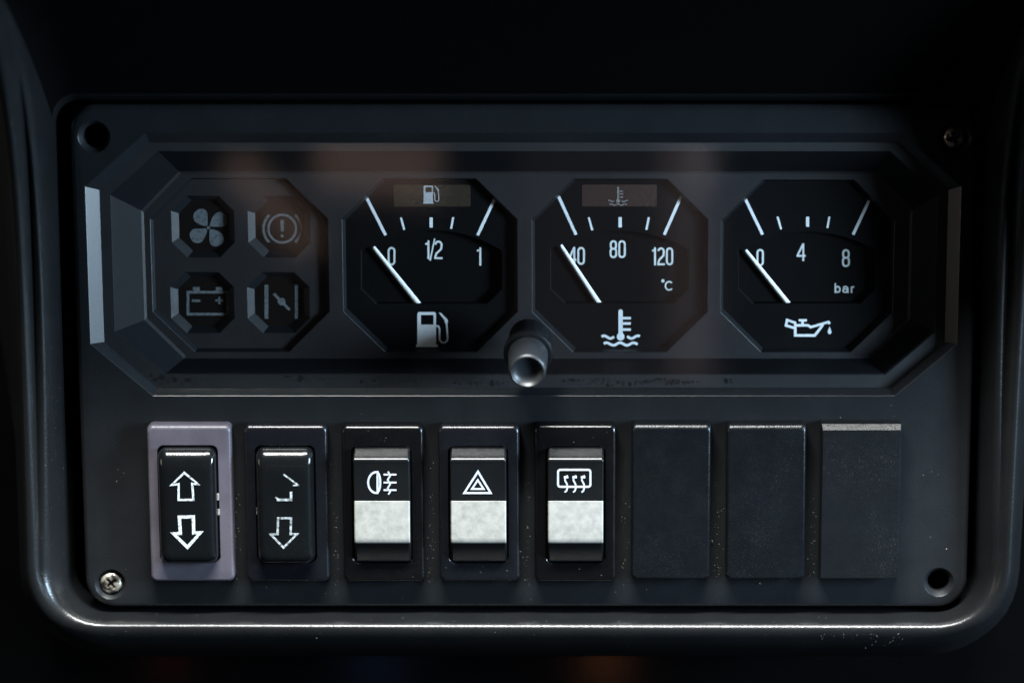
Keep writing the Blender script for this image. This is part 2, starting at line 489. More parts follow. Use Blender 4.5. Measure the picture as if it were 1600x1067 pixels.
# chamfer of the octagonal opening
O2 = box4(159, 1479, 223, 606, -18)
mb = MB(); o2 = octa(O2, 80, 74, -18)
mb.loft([o1, octa((O1[0] + 1, O1[1] - 1, O1[2] + 1, O1[3] - 1), 95, 83, -0.7), o2, octa(O2, 80, 74, -30)])
panel.part('opening_chamfer', mb, 'chamfer', angle=20)
for k, (c, r) in hc.items():
    mb = MB()
    mb.loft([circ(c, r, 0), circ(c, r - .8, -.6), circ(c, r - 6.2, -8), circ(c, r - 7, -10), circ(c, r - 7, -62)])
    if k in ('ll', 'ur'):
        mb.fill(xy(circ(c, r - 7, 0)), [], -62)
    panel.part('screw_hole', mb, 'panel')
def screw(key, rot):
    c, r = hc[key]
    w0, hr = -5.0, 18.4
    mb = MB()
    cross = []
    a, b_ = 2.9, 10.5
    for (x, y) in ((a, a), (a, b_), (-a, b_), (-a, a), (-b_, a), (-b_, -a), (-a, -a), (-a, -b_), (a, -b_), (a, -a), (b_, -a), (b_, a)):
        q = R(rot); cross.append((c[0] + x * math.cos(q) - y * math.sin(q), c[1] + x * math.sin(q) + y * math.cos(q)))
    ring = [circ(c, hr, w0 - 12), circ(c, hr, w0 - 3), circ(c, hr - 1.5, w0), circ(c, hr - 5, w0 + 2.6)]
    mb.loft(ring)
    mb.fill(xy(ring[-1]), [cross], w0 + 2.6)
    head = panel.part('screw', mb, 'screw')
    m2 = MB()
    inn = [(c[0] + (p[0] - c[0]) * 0.55, c[1] + (p[1] - c[1]) * 0.55, w0 - 10) for p in cross]
    m2.loft([[(p[0], p[1], w0 + 2.6) for p in cross], inn]); m2.fill(xy(inn), [], w0 - 10)
    panel.part('cross_slot', m2, 'screw', parent=head)
screw('ll', 38); screw('ur', 20)

# ================================================================== instrument cluster
O3 = box4(178, 1461, 238, 583, -24)
O4 = box4(223, 1424, 268, 560, -66)
clu = Thing('instrument_cluster', ((O4[0] + O4[1]) / 2, O4[2], -66), 'dark octagonal cluster housing with clear cover holding the gauges', 'instrument cluster')
mb = MB()
o3 = octa(O3, 76, 68, -22); o4 = octa(O4, 61, 62, -66)
m0 = MB()
m0.loft([octa((O2[0] - 3, O2[1] + 3, O2[2] - 3, O2[3] + 3), 80, 74, -21), octa((O3[0] - 2, O3[1] + 2, O3[2] - 2, O3[3] + 2), 76, 68, -21)])
clu.part('cover_ledge', m0, 'ledge', angle=15)
mb.loft([octa((O3[0] - 2, O3[1] + 2, O3[2] - 2, O3[3] + 2), 76, 68, -21), octa(O3, 76, 68, -22.5), o4])
clu.part('sloped_surround', mb, 'slope', angle=15)
OCT = [box4(236, 514, 278.5, 550.5, -66), box4(535, 809, 279, 550.5, -66), box4(831, 1106.5, 279.5, 551, -66), box4(1126, 1397, 281, 551, -66)]
mb = MB()
o4b = octa((O4[0] + 4, O4[1] - 4, O4[2] + 4, O4[3] - 4), 60, 61, -68)
mb.loft([o4, o4b])
mb.fill(xy(o4b), [xy(octa(b, 65, 65, 0)) for b in OCT], -68)
fp = clu.part('mask_plate', mb, 'mask', angle=15)
for i, b in enumerate(OCT):
    m2 = MB()
    q = 5.0
    m2.loft([octa(b, 65, 65, -68), octa((b[0] + 0.8, b[1] - 0.8, b[2] + 0.8, b[3] - 0.8), 65, 65, -68.8), octa((b[0] + q, b[1] - q, b[2] + q, b[3] - q), 64, 64, -80)])
    clu.part('octagon_edge', m2, 'frame', parent=fp, angle=15)
# clear cover
mb = MB()
g = octa((O2[0] + 1, O2[1] - 1, O2[2] + 1, O2[3] - 1), 80, 74, 0)
mb.fill(xy(g), [], -17.5)
clu.part('clear_cover', mb, 'glass')
# dirt collected along the foot of the cover
mb = MB()
for (x, y, n_) in ((262, 590, 10), (300, 593, 12), (470, 592, 6), (512, 592, 6), (742, 598, 14), (775, 599, 12), (900, 594, 8), (935, 596, 8), (975, 597, 5), (1005, 597, 10), (1032, 594, 9), (1052, 597, 12), (1072, 596, 6), (590, 594, 5), (650, 596, 6), (1140, 595, 5)):
    for _ in range(n_):
        px, py = x + random.gauss(0, 9), y + random.gauss(0, 2.2)
        r0 = random.uniform(0.7, 2.4)
        u, v = at(px, min(max(py, 586), 603), -16.5)
        k = len(mb.v)
        pts = [(u + r0 * random.uniform(0.6, 1.8) * math.cos(a), v + r0 * random.uniform(0.6, 1.2) * math.sin(a), -16.9 + random.uniform(0, 0.35)) for a in [2 * math.pi * i / 7 for i in range(7)]]
        mb.add(pts, [tuple(range(7))])
clu.part('grime_spots', mb, 'grime', kind='stuff')

# ------------------------------------------------------------------ warning lamps
b = OCT[0]
mb = MB()
WLP = [(268, 366.5, 306, 402.5), (387.5, 485, 306, 402.5), (267, 366, 425, 520.5), (386.5, 484, 425, 520.5)]
wlb = [box4(*p, -78) for p in WLP]
mb.fill(xy(octa((b[0] + 4, b[1] - 4, b[2] + 4, b[3] - 4), 64, 64, 0)), [xy(octa(q, 24, 24, 0)) for q in wlb], -78)
clu.part('warning_light_plate', mb, 'mask')
WLL = ['fan warning light, top left of the four dark octagonal lamps', 'brake warning light with exclamation mark in a circle', 'battery charge warning light below the fan symbol', 'choke flap warning light with two upright bars']
WLN = ['fan_warning_light', 'brake_warning_light', 'battery_warning_light', 'choke_warning_light']
ZL = -89
def Z(X, Y):                                    # reading of the enlarged detail at the lamps
    return (255 + X / 4.446, 290 + Y / 4.446)
def pxs(pts, w):
    return [A3(x, y, w) for x, y in pts]
for i in range(4):
    q = wlb[i]
    t = Thing(WLN[i], ((q[0] + q[1]) / 2, q[2], ZL), WLL[i], 'warning light', 'octagonal warning lights')
    qi = (q[0] + 10.5, q[1] - 10.5, q[2] + 9, q[3] - 9)
    mb = MB()
    mb.loft([octa(q, 24, 24, -78), octa((q[0] + .6, q[1] - .6, q[2] + .6, q[3] - .6), 24, 24, -78.6), octa(qi, 21, 21, ZL)])
    t.part('bezel', mb, 'frame', angle=15)
    mb = MB(); mb.fill(xy(octa(qi, 21, 21, 0)), [], ZL)
    ln = t.part('lens', mb, 'lens')
    wz = ZL + 0.5
    sy = MB()
    if i == 0:
        cx, cy = 315, 293
        blade = []
        for k in range(4):
            a = R(90 * k)
            pts = []
            loc = [(-4, -8), (-7, -60), (-6, -100), (-25, -125), (-58, -130), (-92, -112), (-108, -78), (-100, -50), (-78, -30), (-42, -14)]
            for (x, y) in loc:
                x, y = x * 1.02, y * 1.02
                X = cx + x * math.cos(a) - y * math.sin(a); Y = cy + x * math.sin(a) + y * math.cos(a)
                pts.append(at(*Z(X, Y), wz))
            # smooth the outline once
            sm = []
            for j in range(len(pts)):
                p, n_ = Vector(pts[j]), Vector(pts[(j + 1) % len(pts)])
                sm += [tuple(p * .75 + n_ * .25), tuple(p * .25 + n_ * .75)]
            sy.fill(sm, [], wz)
        sy.fill([at(*Z(x, y), wz) for x, y in arc(cx, cy, 13, 13, 0, 345, 23)], [], wz + .15)
    elif i == 1:
        cx, cy = 827, 300
        k = 4.446
        sy.ribbon([at(*Z(x, y), wz) for x, y in arc(cx, cy, 96, 96, 0, 352.5, 47)], 17 / k, True, wz)
        for a0, a1 in ((134, 226), (-46, 46)):
            sy.ribbon([at(*Z(x, y), wz) for x, y in arc(cx, cy, 130, 132, a0, a1, 16)], 18 / k, False, wz)
        sy.fill([at(*Z(x, y), wz) for x, y in ((813, 250), (819, 238), (835, 238), (841, 250), (836, 318), (818, 318))], [], wz)
        sy.fill([at(*Z(x, y), wz) for x, y in arc(826, 351, 11, 11, 0, 330, 11)], [], wz)
    elif i == 2:
        k = 4.446
        sy.ribbon([at(*Z(x, y), wz) for x, y in ((172, 740), (448, 740), (448, 893), (172, 893))], 19 / k, True, wz)
        for x in (232, 392):
            sy.fill([at(*Z(X, Y), wz) for X, Y in ((x - 26, 705), (x + 22, 705), (x + 22, 730), (x - 26, 730))], [], wz)
        sy.ribbon([at(*Z(x, y), wz) for x, y in ((200, 800), (258, 800))], 18 / k, False, wz)
        sy.ribbon([at(*Z(x, y), wz) for x, y in ((362, 798), (416, 798))], 14 / k, False, wz)
        sy.ribbon([at(*Z(x, y), wz) for x, y in ((390, 772), (390, 824))], 14 / k, False, wz + .15)
    else:
        k = 4.446
        for x, wd_ in ((717, 27), (926, 22)):
            sy.ribbon([at(*Z(x, 690), wz), at(*Z(x, 925), wz)], wd_ / k, False, wz)
        sy.ribbon([at(*Z(768, 750), wz), at(*Z(822, 806), wz)], 20 / k, False, wz)
        sy.ribbon([at(*Z(822, 806), wz), at(*Z(878, 864), wz)], 18 / k, False, wz + .1)
        sy.fill([at(*Z(x, y), wz) for x, y in arc(822, 806, 28, 26, 0, 340, 17)], [], wz + .2)
    t.part('symbol', sy, 'dimprint', parent=ln)

# ------------------------------------------------------------------ gauges
ZD, ZW = -79.5, -92.0        # dial plate and sunk scale window
def glyph(ch, x0, x1, y0, y1, s):
    """centre lines of one condensed character in photo measurements"""
    h = s / 2
    l, r, t, b_ = x0 + h, x1 - h, y0 + h, y1 - h
    cx, H = (l + r) / 2, b_ - t
    rx = (r - l) / 2
    if ch == '0':
        return [(arc(cx, t + rx * 1.1, rx, rx * 1.1, 180, 360, 10) + arc(cx, b_ - rx * 1.1, rx, rx * 1.1, 0, 180, 10), True)]
    if ch == '1':
        return [([(l, t + H * 0.17), (r - s * 0.25, t + H * 0.10)], False), ([(r, y0), (r, y1)], False)]
    if ch == '2':
        return [(arc(cx, t + rx * 1.15, rx, rx * 1.15, 190, 370, 12) + [(r - rx * 0.15, t + H * 0.45), (l + rx * 0.35, t + H * 0.72), (l, b_ - H * 0.08), (l, b_)], False), ([(x0, b_), (x1, b_)], False)]
    if ch == '4':
        X = r - rx * 0.35
        return [([(X, y1), (X, y0)], False), ([(X - s * .2, t), (l, t + H * 0.70)], False), ([(x0, t + H * 0.73), (x1, t + H * 0.73)], False)]
    if ch == '8':
        m = t + H * 0.47
        return [(arc(cx, t + rx * 1.0, rx * .94, rx * 1.0, 180, 360, 10) + arc(cx, m - rx * .75, rx * .94, rx * .75, 0, 180, 10), True),
                (arc(cx, m + rx * .8, rx, rx * .8, 180, 360, 10) + arc(cx, b_ - rx * 1.05, rx, rx * 1.05, 0, 180, 10), True)]
    if ch == '/':
        return [([(x1, y0), (x0, y1)], False)]
    if ch == 'b':
        ym = t + H * 0.66; ry = H * 0.34
        return [([(l, y0), (l, y1)], False), (arc(cx, ym, rx, ry, 0, 350, 20), True)]
    if ch == 'a':
        ym = t + H * 0.66; ry = H * 0.34
        return [(arc(cx, t + H * .62, rx * .95, H * .30, 200, 360, 10) + [(r, y1)], False), (arc(cx - rx * .1, t + H * .80, rx * .9, H * .20, 0, 340, 17), True)]
    if ch == 'r':
        return [([(l, t + H * .32), (l, y1)], False), ([(l, t + H * .55), (l + (r - l) * .35, t + H * .38), (r, t + H * .36)], False)]
    if ch == 'C':
        return [(arc(cx, (t + b_) / 2, rx, H / 2, 42, 318, 20), False)]
    if ch == 'o':
        return [(arc(cx, (t + b_) / 2, rx, H / 2, 0, 345, 16), True)]
def glyphs(items, s, w, mb=None):
    mb = mb or MB()
    k = 0
    for (ch, x0, x1, y0, y1) in items:
        for pts, cl in glyph(ch, x0, x1, y0, y1, s if ch != '/' else s * .72):
            z = w + 0.12 * (k % 5); k += 1
            mb.ribbon([at(x, y, z) for x, y in pts], s if ch != '/' else s * .72, cl, z)
    return mb
def pump(mb, f, w, k, fl=at):
    """petrol pump symbol; f maps its own box (0..100, 0..170) to the photo"""
    P = lambda *pts: [at(*f(x, y), w) for x, y in pts]
    mb.fill(P((3, 12), (9, 2), (86, 2), (92, 10), (92, 158), (3, 158)), [P((20, 16), (80, 16), (80, 62), (20, 62))], w)
    mb.fill(P((-3, 157), (100, 157), (100, 168), (-3, 168)), [], w + .15)
    hose = [(92, 68), (104, 70), (109, 82), (109, 122)] + arc(128, 128, 19, 20, 180, 0, 10) + [(147, 120), (143, 62), (136, 44)]
    mb.ribbon([(*at(*f(x, y), w + .3), w + .3) for x, y in hose], 8.5 * k, False, w + .3)
    mb.fill(P((104, 4), (116, 6), (148, 38), (149, 52), (138, 54), (128, 34)), [], w + .45)
def thermo(mb, f, w, k):
    P = lambda *pts: [at(*f(x, y), w) for x, y in pts]
    mb.ribbon([at(*f(0, -118), w), at(*f(0, -5), w)], 20 * k, False, w)
    mb.fill([at(*f(x, y), w) for x, y in arc(0, 0, 18, 18, 0, 342, 19)], [], w + .15)
    mb.fill([at(*f(x, y), w) for x, y in arc(0, -116, 10, 10, 180, 360, 9)], [], w + .15)
    for y in (-86, -61, -33):
        mb.ribbon([at(*f(6, y), w), at(*f(47, y), w)], 12 * k, False, w + .3)
    def wave(x0, x1, y, n, amp, ph):
        return [at(*f(x0 + (x1 - x0) * i / 24, y + amp * math.sin(ph + n * 2 * math.pi * i / 24)), w + .2) for i in range(25)]
    mb.ribbon(wave(-88, -30, 2, 1.0, -6, .3), 12 * k, False, w + .2)
    mb.ribbon(wave(30, 89, 2, 1.0, 6, -.6), 12 * k, False, w + .2)
    mb.ribbon(wave(-78, 79, 34, 2.5, -6, .3), 12 * k, False, w + .2)
def oilcan(mb, w):
    k = 12.31
    f = lambda X, Y: (1200 + X / k, 480 + Y / k)
    Q = lambda pts, z: [at(*f(x, y), z) for x, y in pts]
    mb.ribbon(Q([(525, 348), (525, 542), (900, 542), (1060, 335)], w), 52 / k, False, w)
    mb.ribbon(Q([(525, 348), (770, 348), (822, 383), (1160, 285), (1190, 318)], w + .15), 50 / k, False, w + .15)
    mb.ribbon(Q([(525, 300), (368, 245), (345, 350), (520, 405)], w + .3), 48 / k, False, w + .3)
    mb.ribbon(Q([(522, 280), (522, 420)], w + .4), 46 / k, False, w + .4)
    mb.ribbon(Q([(665, 345), (665, 255)], w + .3), 50 / k, False, w + .3)
    mb.ribbon(Q([(590, 252), (748, 252)], w + .45), 46 / k, False, w + .45)
    mb.fill(Q([(1185, 370), (1200, 410), (1222, 470), (1212, 505), (1185, 520), (1158, 505), (1148, 470), (1170, 410)], w), [], w)

def gauge(name, label, ob, win, needle, ticks, numerals, unit, sym, lens):
    t = Thing(name, ((ob[0] + ob[1]) / 2, ob[2], ZW), label, 'gauge', 'octagonal gauges')
    xl, xr, ytop, ysh, ylow, ybot, cut = win
    xm = (xl + xr) / 2
    # outline of the sunk window
    hw = (xr - xl) / 2
    sag = ysh - ytop
    rad = (hw * hw + sag * sag) / (2 * sag)
    top = []
    for i in range(25):
        x = xl + (xr - xl) * i / 24
        top.append((x, ytop + rad - math.sqrt(rad * rad - (x - xm) ** 2)))
    outl = top + [(xr, ylow), (xr - cut, ybot), (xl + cut, ybot), (xl, ylow)]
    wu = [at(x, y, ZD) for x, y in outl]
    cxu = sum(p[0] for p in wu) / len(wu); cyu = sum(p[1] for p in wu) / len(wu)
    mb = MB()
    oo = octa((ob[0] + 4, ob[1] - 4, ob[2] + 4, ob[3] - 4), 64, 64, ZD)
    mb.fill(xy(oo), [wu], ZD)
    l0 = [(p[0], p[1], ZD) for p in wu]
    l1 = [(cxu + (p[0] - cxu) * .993, cyu + (p[1] - cyu) * .99, ZD - .8) for p in wu]
    l2 = [(cxu + (p[0] - cxu) * .988, cyu + (p[1] - cyu) * .985, ZW - 1) for p in wu]
    mb.loft([l0, l1, l2])
    dp = t.part('dial_plate', mb, 'dial', angle=25)
    mb = MB(); mb.fill([(cxu + (p[0] - cxu) * 1.03, cyu + (p[1] - cyu) * 1.03) for p in wu], [], ZW)
    sc = t.part('scale_plate', mb, 'lower_dial')
    for (x0, y0, x1, y1, wd_) in ticks:
        mb = MB(); mb.ribbon([at(x0, y0, ZD + .4), at(x1, y1, ZD + .4)], wd_, False, ZD + .4)
        t.part('tick_mark', mb, 'white', parent=dp)
    for grp in numerals:
        t.part('numeral', glyphs(grp, 3.1, ZW + .4), 'numeral', parent=sc)
    if unit:
        t.part('unit_mark', glyphs(unit, 2.3, ZW + .4), 'numeral', parent=sc)
    # needle
    (tx, ty, bx, by) = needle
    wn = ZW + 6
    a, b_ = Vector(at(tx, ty, wn)), Vector(at(bx, by, wn))
    d = (b_ - a).normalized(); n_ = Vector((-d.y, d.x)); b_ = b_ + d * 14
    def sec(p, hw_, z):
        return [(*(p - n_ * hw_), z), (*(p - n_ * hw_ * .35), z + 2.2), (*(p + n_ * hw_ * .35), z + 2.2), (*(p + n_ * hw_), z)]
    mb = MB(); mb.loft([sec(a, 2.2, wn - .6), sec(a + d * 3, 2.9, wn), sec(b_, 4.3, wn)], True, True, True)
    t.part('needle', mb, 'needle', angle=20)
    mb = MB(); sym(mb, ZD + .4)
    t.part('symbol', mb, 'white', parent=dp)
    if lens:
        (x0, x1, y0, y1, mat, fn, pm) = lens
        q = box4(x0, x1, y0, y1, ZD)
        mb = MB(); mb.loft([rrect(q, 1.5, ZD - .2, 2), rrect(q, 1.5, ZD + .5, 2, (0.4,) * 4)], True, False, True)
        ls = t.part('warning_lens', mb, mat)
        mb = MB(); fn(mb, ZD + .9)
        t.part('lens_symbol', mb, pm, parent=ls)
    return t
gauge('fuel_gauge', 'fuel gauge marked 0, 1/2 and 1 with white petrol pump symbol', OCT[1],
      (564, 785, 360, 392, 452, 475.5, 24), (583.5, 386, 655, 476),
      [(573.3, 310, 602.5, 367.5, 4.7), (626.3, 340, 631.8, 359.3, 3.3), (673.7, 340, 673.7, 355.6, 5.2), (708.2, 339.6, 705.0, 357.8, 3.3), (773.5, 310, 746.2, 368, 4.7)],
      [[('0', 605.6, 617.8, 386, 415)], [('1', 663.0, 671.0, 376, 405), ('/', 671.9, 679.2, 373, 407.5), ('2', 678.6, 691.6, 376, 405)], [('1', 743.8, 752, 386.5, 415)]],
      None, lambda mb, w: pump(mb, lambda x, y: (510 + (430 + x) / 3.048, 250 + (722 + y) / 3.048), w, 1 / 3.048),
      (615, 735, 289, 323, 'amber', lambda mb, w: pump(mb, lambda x, y: (590 + (476 + x * 1.1) / 6.67, 270 + (133 + y * 1.13) / 6.67), w, 1.1 / 6.67), 'lensprint'))
gauge('temperature_gauge', 'coolant temperature gauge marked 40, 80 and 120 degrees', OCT[2],
      (859.7, 1076.5, 361, 389, 452, 474.5, 23), (876, 383, 936.5, 475),
      [(872.9, 307.4, 900.2, 367, 4.7), (919.8, 339.7, 925.5, 360, 3.3), (969, 339.4, 969, 355.3, 5.2), (1013.9, 339.7, 1009.9, 359.3, 3.3), (1064.2, 307.4, 1037.9, 367, 4.7)],
      [[('4', 887.5, 900.6, 386, 414), ('0', 902, 914, 386, 414)], [('8', 952.5, 964.4, 375.5, 403.5), ('0', 966, 977.8, 375.5, 403.5)], [('1', 1017.6, 1025, 386.6, 414.6), ('2', 1027, 1038.8, 386.6, 414.6), ('0', 1040.4, 1052, 386.6, 414.6)]],
      [('o', 1033.2, 1038.4, 436.3, 441.5), ('C', 1038.6, 1052.4, 439, 454.3)],
      lambda mb, w: thermo(mb, lambda x, y: (800 + (503 + x) / 2.964, 250 + (818 + y) / 2.964), w, 1 / 2.964),
      (909, 1026, 288.5, 323, 'redlens', lambda mb, w: thermo(mb, lambda x, y: (890 + (757 + x * 1.75) / 10, 270 + (440 + y * 1.75) / 10), w, 1.6 / 10), 'redprint'))
gauge('oil_pressure_gauge', 'oil pressure gauge marked 0, 4 and 8 bar with oil can symbol', OCT[3],
      (1153.5, 1368, 362, 391, 452, 475, 23), (1165, 391, 1232, 475),
      [(1164, 309.8, 1191.6, 366.8, 4.6), (1215, 338.8, 1220.6, 358.5, 3.2), (1261.9, 338.8, 1261.9, 354.4, 5.0), (1295.9, 338.8, 1292.7, 356.7, 3.2), (1357.9, 313.5, 1333, 366.8, 4.6)],
      [[('0', 1182, 1193.6, 389, 416)], [('4', 1244.6, 1258.6, 380.6, 408)], [('8', 1315.6, 1328, 389.5, 417.5)]],
      [('b', 1304, 1313.6, 442.4, 457.8), ('a', 1316, 1326, 442.4, 457.8), ('r', 1329.4, 1336, 442.4, 457.8)],
      oilcan, None)

# ------------------------------------------------------------------ knob standing on the cover
kx = A3(826, 527, -16)
al = R(14)
ax = (0, -math.sin(al), math.cos(al))
kn = Thing('adjuster_knob', kx, 'short black ribbed knob with hollow tip below the middle gauges', 'knob')
mb = MB()
mb.lathe(kx, ax, [(0.5, -4), (30, -4), (31, 0), (31, 38), (29, 44), (29, 50)], 48)
kn.part('stem', mb, 'rocker')
mb = MB()
mb.lathe(kx, ax, [(29, 48), (36, 48), (38, 50), (38.5, 55), (37.5, 59), (34, 61), (30, 61)], 64)
kn.part('flange', mb, 'rocker')
mb = MB()
prof = [(29.5, 58), (30.5, 61), (31, 63), (30.6, 84), (30.0, 88), (29.4, 108), (28.6, 116), (26.8, 120), (25, 120.8), (23.8, 119.6), (22.6, 117.6), (20, 115), (15, 112.6), (8, 111.2), (0.3, 110.8)]
mb.lathe(kx, ax, prof, 96, flute={1: .03, 2: .035, 3: .035, 4: .012})
kn.part('grip', mb, 'knob', angle=50)

# ================================================================== switches
def frame_mesh(fb, rb, hgt, r=9):
    mb = MB()
    lo = []
    for ins, w in ((0, -2), (0, hgt - 7), (0.8, hgt - 3.6), (2.4, hgt - 1.2), (5, hgt)):
        lo.append(rrect(fb, max(3, r - ins * .6), w, 6, (ins, ins, ins * 1.5, ins)))
    for g_, w in ((1.2, hgt), (0, hgt - 1.2), (-.2, hgt - 22)):
        lo.append(rrect((rb[0] - g_, rb[1] + g_, rb[2] - g_, rb[3] + g_), 10, w, 6))
    mb.loft(lo, True, False, True)
    return mb
HF = 26
def arrow_switch(label, fx, rx, fmat, up, down, pm, contacts):
    fb = box4(*fx, HF); rb = box4(*rx, HF)
    t = Thing('rocker_switch', ((fb[0] + fb[1]) / 2, fb[2], 0), label, 'switch', 'rocker switches in the row')
    t.part('frame', frame_mesh(fb, (rb[0] - 2, rb[1] + 2, rb[2] - 2, rb[3] + 2), HF), fmat, angle=45)
    mb = MB(); lo = []
    for (l, r, tp, b_, w, rad) in ((0, 0, 0, 0, 5, 13), (0, 0, 0, 0, 33, 13), (.8, .8, 2.5, .8, 38, 13), (2.4, 2.4, 6.5, 2.4, 42.5, 13), (5.2, 5.2, 12, 5.5, 46, 12), (9, 9, 19, 10, 48.2, 10), (13, 13, 26, 16, 49, 8), (20, 20, 36, 26, 49.3, 6)):
        lo.append(rrect(rb, rad, w, 8, (l, r, tp, b_)))
    mb.loft(lo, True, False, True)
    rk = t.part('rocker', mb, 'gloss', angle=60)
    for strokes in (up, down):
        if not strokes: continue
        mb = MB()
        for k, (pts, cl, wd_) in enumerate(strokes):
            z = 49.6 + .12 * k
            mb.ribbon([at(130 + x / 3.556, 640 + y / 3.556, z) for x, y in pts], wd_ / 3.556, cl, z)
        t.part('arrow_symbol', mb, pm, parent=rk)
    for (x, y0, y1, wd_) in contacts:
        p0, p1 = box4(130 + (x - wd_) / 3.556, 130 + (x + wd_) / 3.556, 640 + y0 / 3.556, 640 + y1 / 3.556, HF), None
        mb = MB(); mb.loft([rrect(p0, .5, HF - 2, 2), rrect(p0, .5, HF + 1.2, 2, (.3,) * 4)], True, False, True)
        t.part('pivot_pin', mb, 'contact')
    return t
up1 = [([(562, 350), (490, 418), (530, 412), (530, 500), (612, 500), (606, 410), (640, 414)], True, 12)]
dn1 = [([(534, 596), (612, 594), (614, 684), (652, 682), (579, 763), (502, 688), (540, 686)], True, 18)]
arrow_switch('switch with pale mauve frame and two complete white arrows', (232, 363.5, 664.5, 908.5), (250, 340, 698, 877), 'faded_frame', up1, dn1, 'arrow', [(750, 466, 502, 6), (754, 552, 584, 6)])
up2 = [([(1112, 358), (1190, 415)], False, 9), ([(1165, 420), (1200, 418)], False, 8), ([(1155, 455), (1155, 500), (1075, 500)], False, 14), ([(1068, 485), (1085, 498)], False, 10)]
dn2 = [([(1083, 602), (1155, 602), (1152, 690), (1188, 690), (1113, 765), (1042, 692), (1080, 690)], True, 12), ]
arrow_switch('switch with dark navy frame and half worn away up arrow', (383, 513, 664.5, 908.5), (402, 491.5, 698, 877), 'navy_frame', up2, dn2, 'arrow_worn', [(967, 468, 500, 4), (968, 545, 582, 5)])

YP = [(699, 26), (701, 29), (714, 52), (716.5, 54.6), (719, 55.8), (722, 55.6), (726, 54), (783, 46), (840, 51), (846, 50.6), (851, 48), (859, 42), (868, 33), (877, 24)]
def hw_at(y):
    for (a, wa), (b_, wb) in zip(YP, YP[1:]):
        if a <= y <= b_: return wa + (wb - wa) * (y - a) / (b_ - a)
    return 24
def band_switch(label, fx, rx, fmat, symbol):
    fb = box4(*fx, HF); rb = box4(rx[0], rx[1], 699, 878, HF)
    t = Thing('rocker_switch', ((fb[0] + fb[1]) / 2, fb[2], 0), label, 'switch', 'rocker switches in the row')
    t.part('frame', frame_mesh(fb, (rb[0] - 3, rb[1] + 3, rb[2] - 2, rb[3] + 2), HF), fmat, angle=45)
    xm = (rx[0] + rx[1]) / 2
    prof = [(at(xm, y, w)[1], w) for y, w in YP]
    vm = sum(p[0] for p in prof) / len(prof)
    mb = MB()
    secs = []
    ur, ul = at(rx[1], 790, 48)[0], at(rx[0], 790, 48)[0]
    for u, k in ((ul, 3.0), (ul + .8, 1.2), (ul + 2.6, 0), (ur - 2.6, 0), (ur - .8, 1.2), (ur, 3.0)):
        secs.append([(u, v + (vm - v) * k / 95, w - k * .8) for v, w in [(prof[0][0], 4)] + prof + [(prof[-1][0], 4)]])
    mb.loft(secs, False)
    n = len(secs[0])
    mb.f.append(tuple(range(n))); mb.f.append(tuple(reversed(range(n * (len(secs) - 1), n * len(secs)))))
    rk = t.part('rocker', mb, 'rocker', angle=32)
    mb = MB()
    ys = (782.5, 783.2, 800, 820, 840, 845.5, 848)
    cs = []
    for y in ys:
        w = hw_at(y) + .7 - (.6 if y in (782.5, 848) else 0)
        v = at(xm, y, w)[1]
        cs.append([(ul + .2, v, w - 2.4), (ul + 1.0, v, w - .9), (ul + 2.6, v, w), (ur - 2.6, v, w), (ur - 1.0, v, w - .9), (ur - .2, v, w - 2.4)])
    mb.loft(cs, False)
    t.part('pale_band', mb, 'band', parent=rk, angle=40)
    mb = MB(); symbol(mb)
    t.part('symbol', mb, 'symbol', parent=rk)
    return t
def S7(X, Y, dz=0.0):
    x, y = 520 + X / 3.478, 640 + Y / 3.478
    w = hw_at(y) + .5 + dz
    return (*at(x, y, w), w)
def rb_(mb, pts, wd_, cl=False, dz=0.0):
    mb.ribbon([S7(x, y, dz) for x, y in pts], wd_ / 3.478, cl)
def fog(mb):
    rb_(mb, [(243, 338), (243, 452)] + arc(238, 395, 46, 57, 90, 270, 16)[1:-1], 11, True)
    rb_(mb, arc(236, 395, 22, 58, -80, 80, 12), 11, False, .3)
    for y in (352, 395, 436):
        rb_(mb, [(276, y), (346, y)], 9, False, .15)
    rb_(mb, [(300, 335), (312, 358), (298, 380), (312, 404), (298, 426), (312, 444), (302, 460)], 9, False, .45)
def hazard(mb):
    rb_(mb, [(789, 336), (858, 452), (714, 452)], 11, True)
    rb_(mb, [(788, 382), (820, 430), (756, 430)], 10, True, .1)
def demist(mb):
    rb_(mb, rr2(1224, 1400, 326, 418, 12), 11, True)
    for x in (1268, 1314, 1360):
        rb_(mb, [(x + 10, 358), (x - 6, 366), (x - 6, 384), (x + 4, 402), (x + 8, 420), (x + 2, 440), (x - 8, 448)], 9, False, .2)
        rb_(mb, [(x - 12, 366), (x + 12, 366)], 12, False, .4)
def rr2(x0, x1, y0, y1, r):
    return arc(x0 + r, y0 + r, r, r, 180, 270, 4) + arc(x1 - r, y0 + r, r, r, 270, 360, 4) + arc(x1 - r, y1 - r, r, r, 0, 90, 4) + arc(x0 + r, y1 - r, r, r, 90, 180, 4)
band_switch('switch with pale band and rear fog lamp symbol', (535, 662.5, 665, 909), (553, 640.5), 'gloss_frame', fog)
band_switch('switch with pale band and hazard warning triangle', (685.5, 812, 665, 908), (704, 791), 'navy_frame', hazard)
band_switch('switch with pale band and heated rear window symbol', (835, 962.5, 664, 909), (856, 942.8), 'gloss_frame', demist)

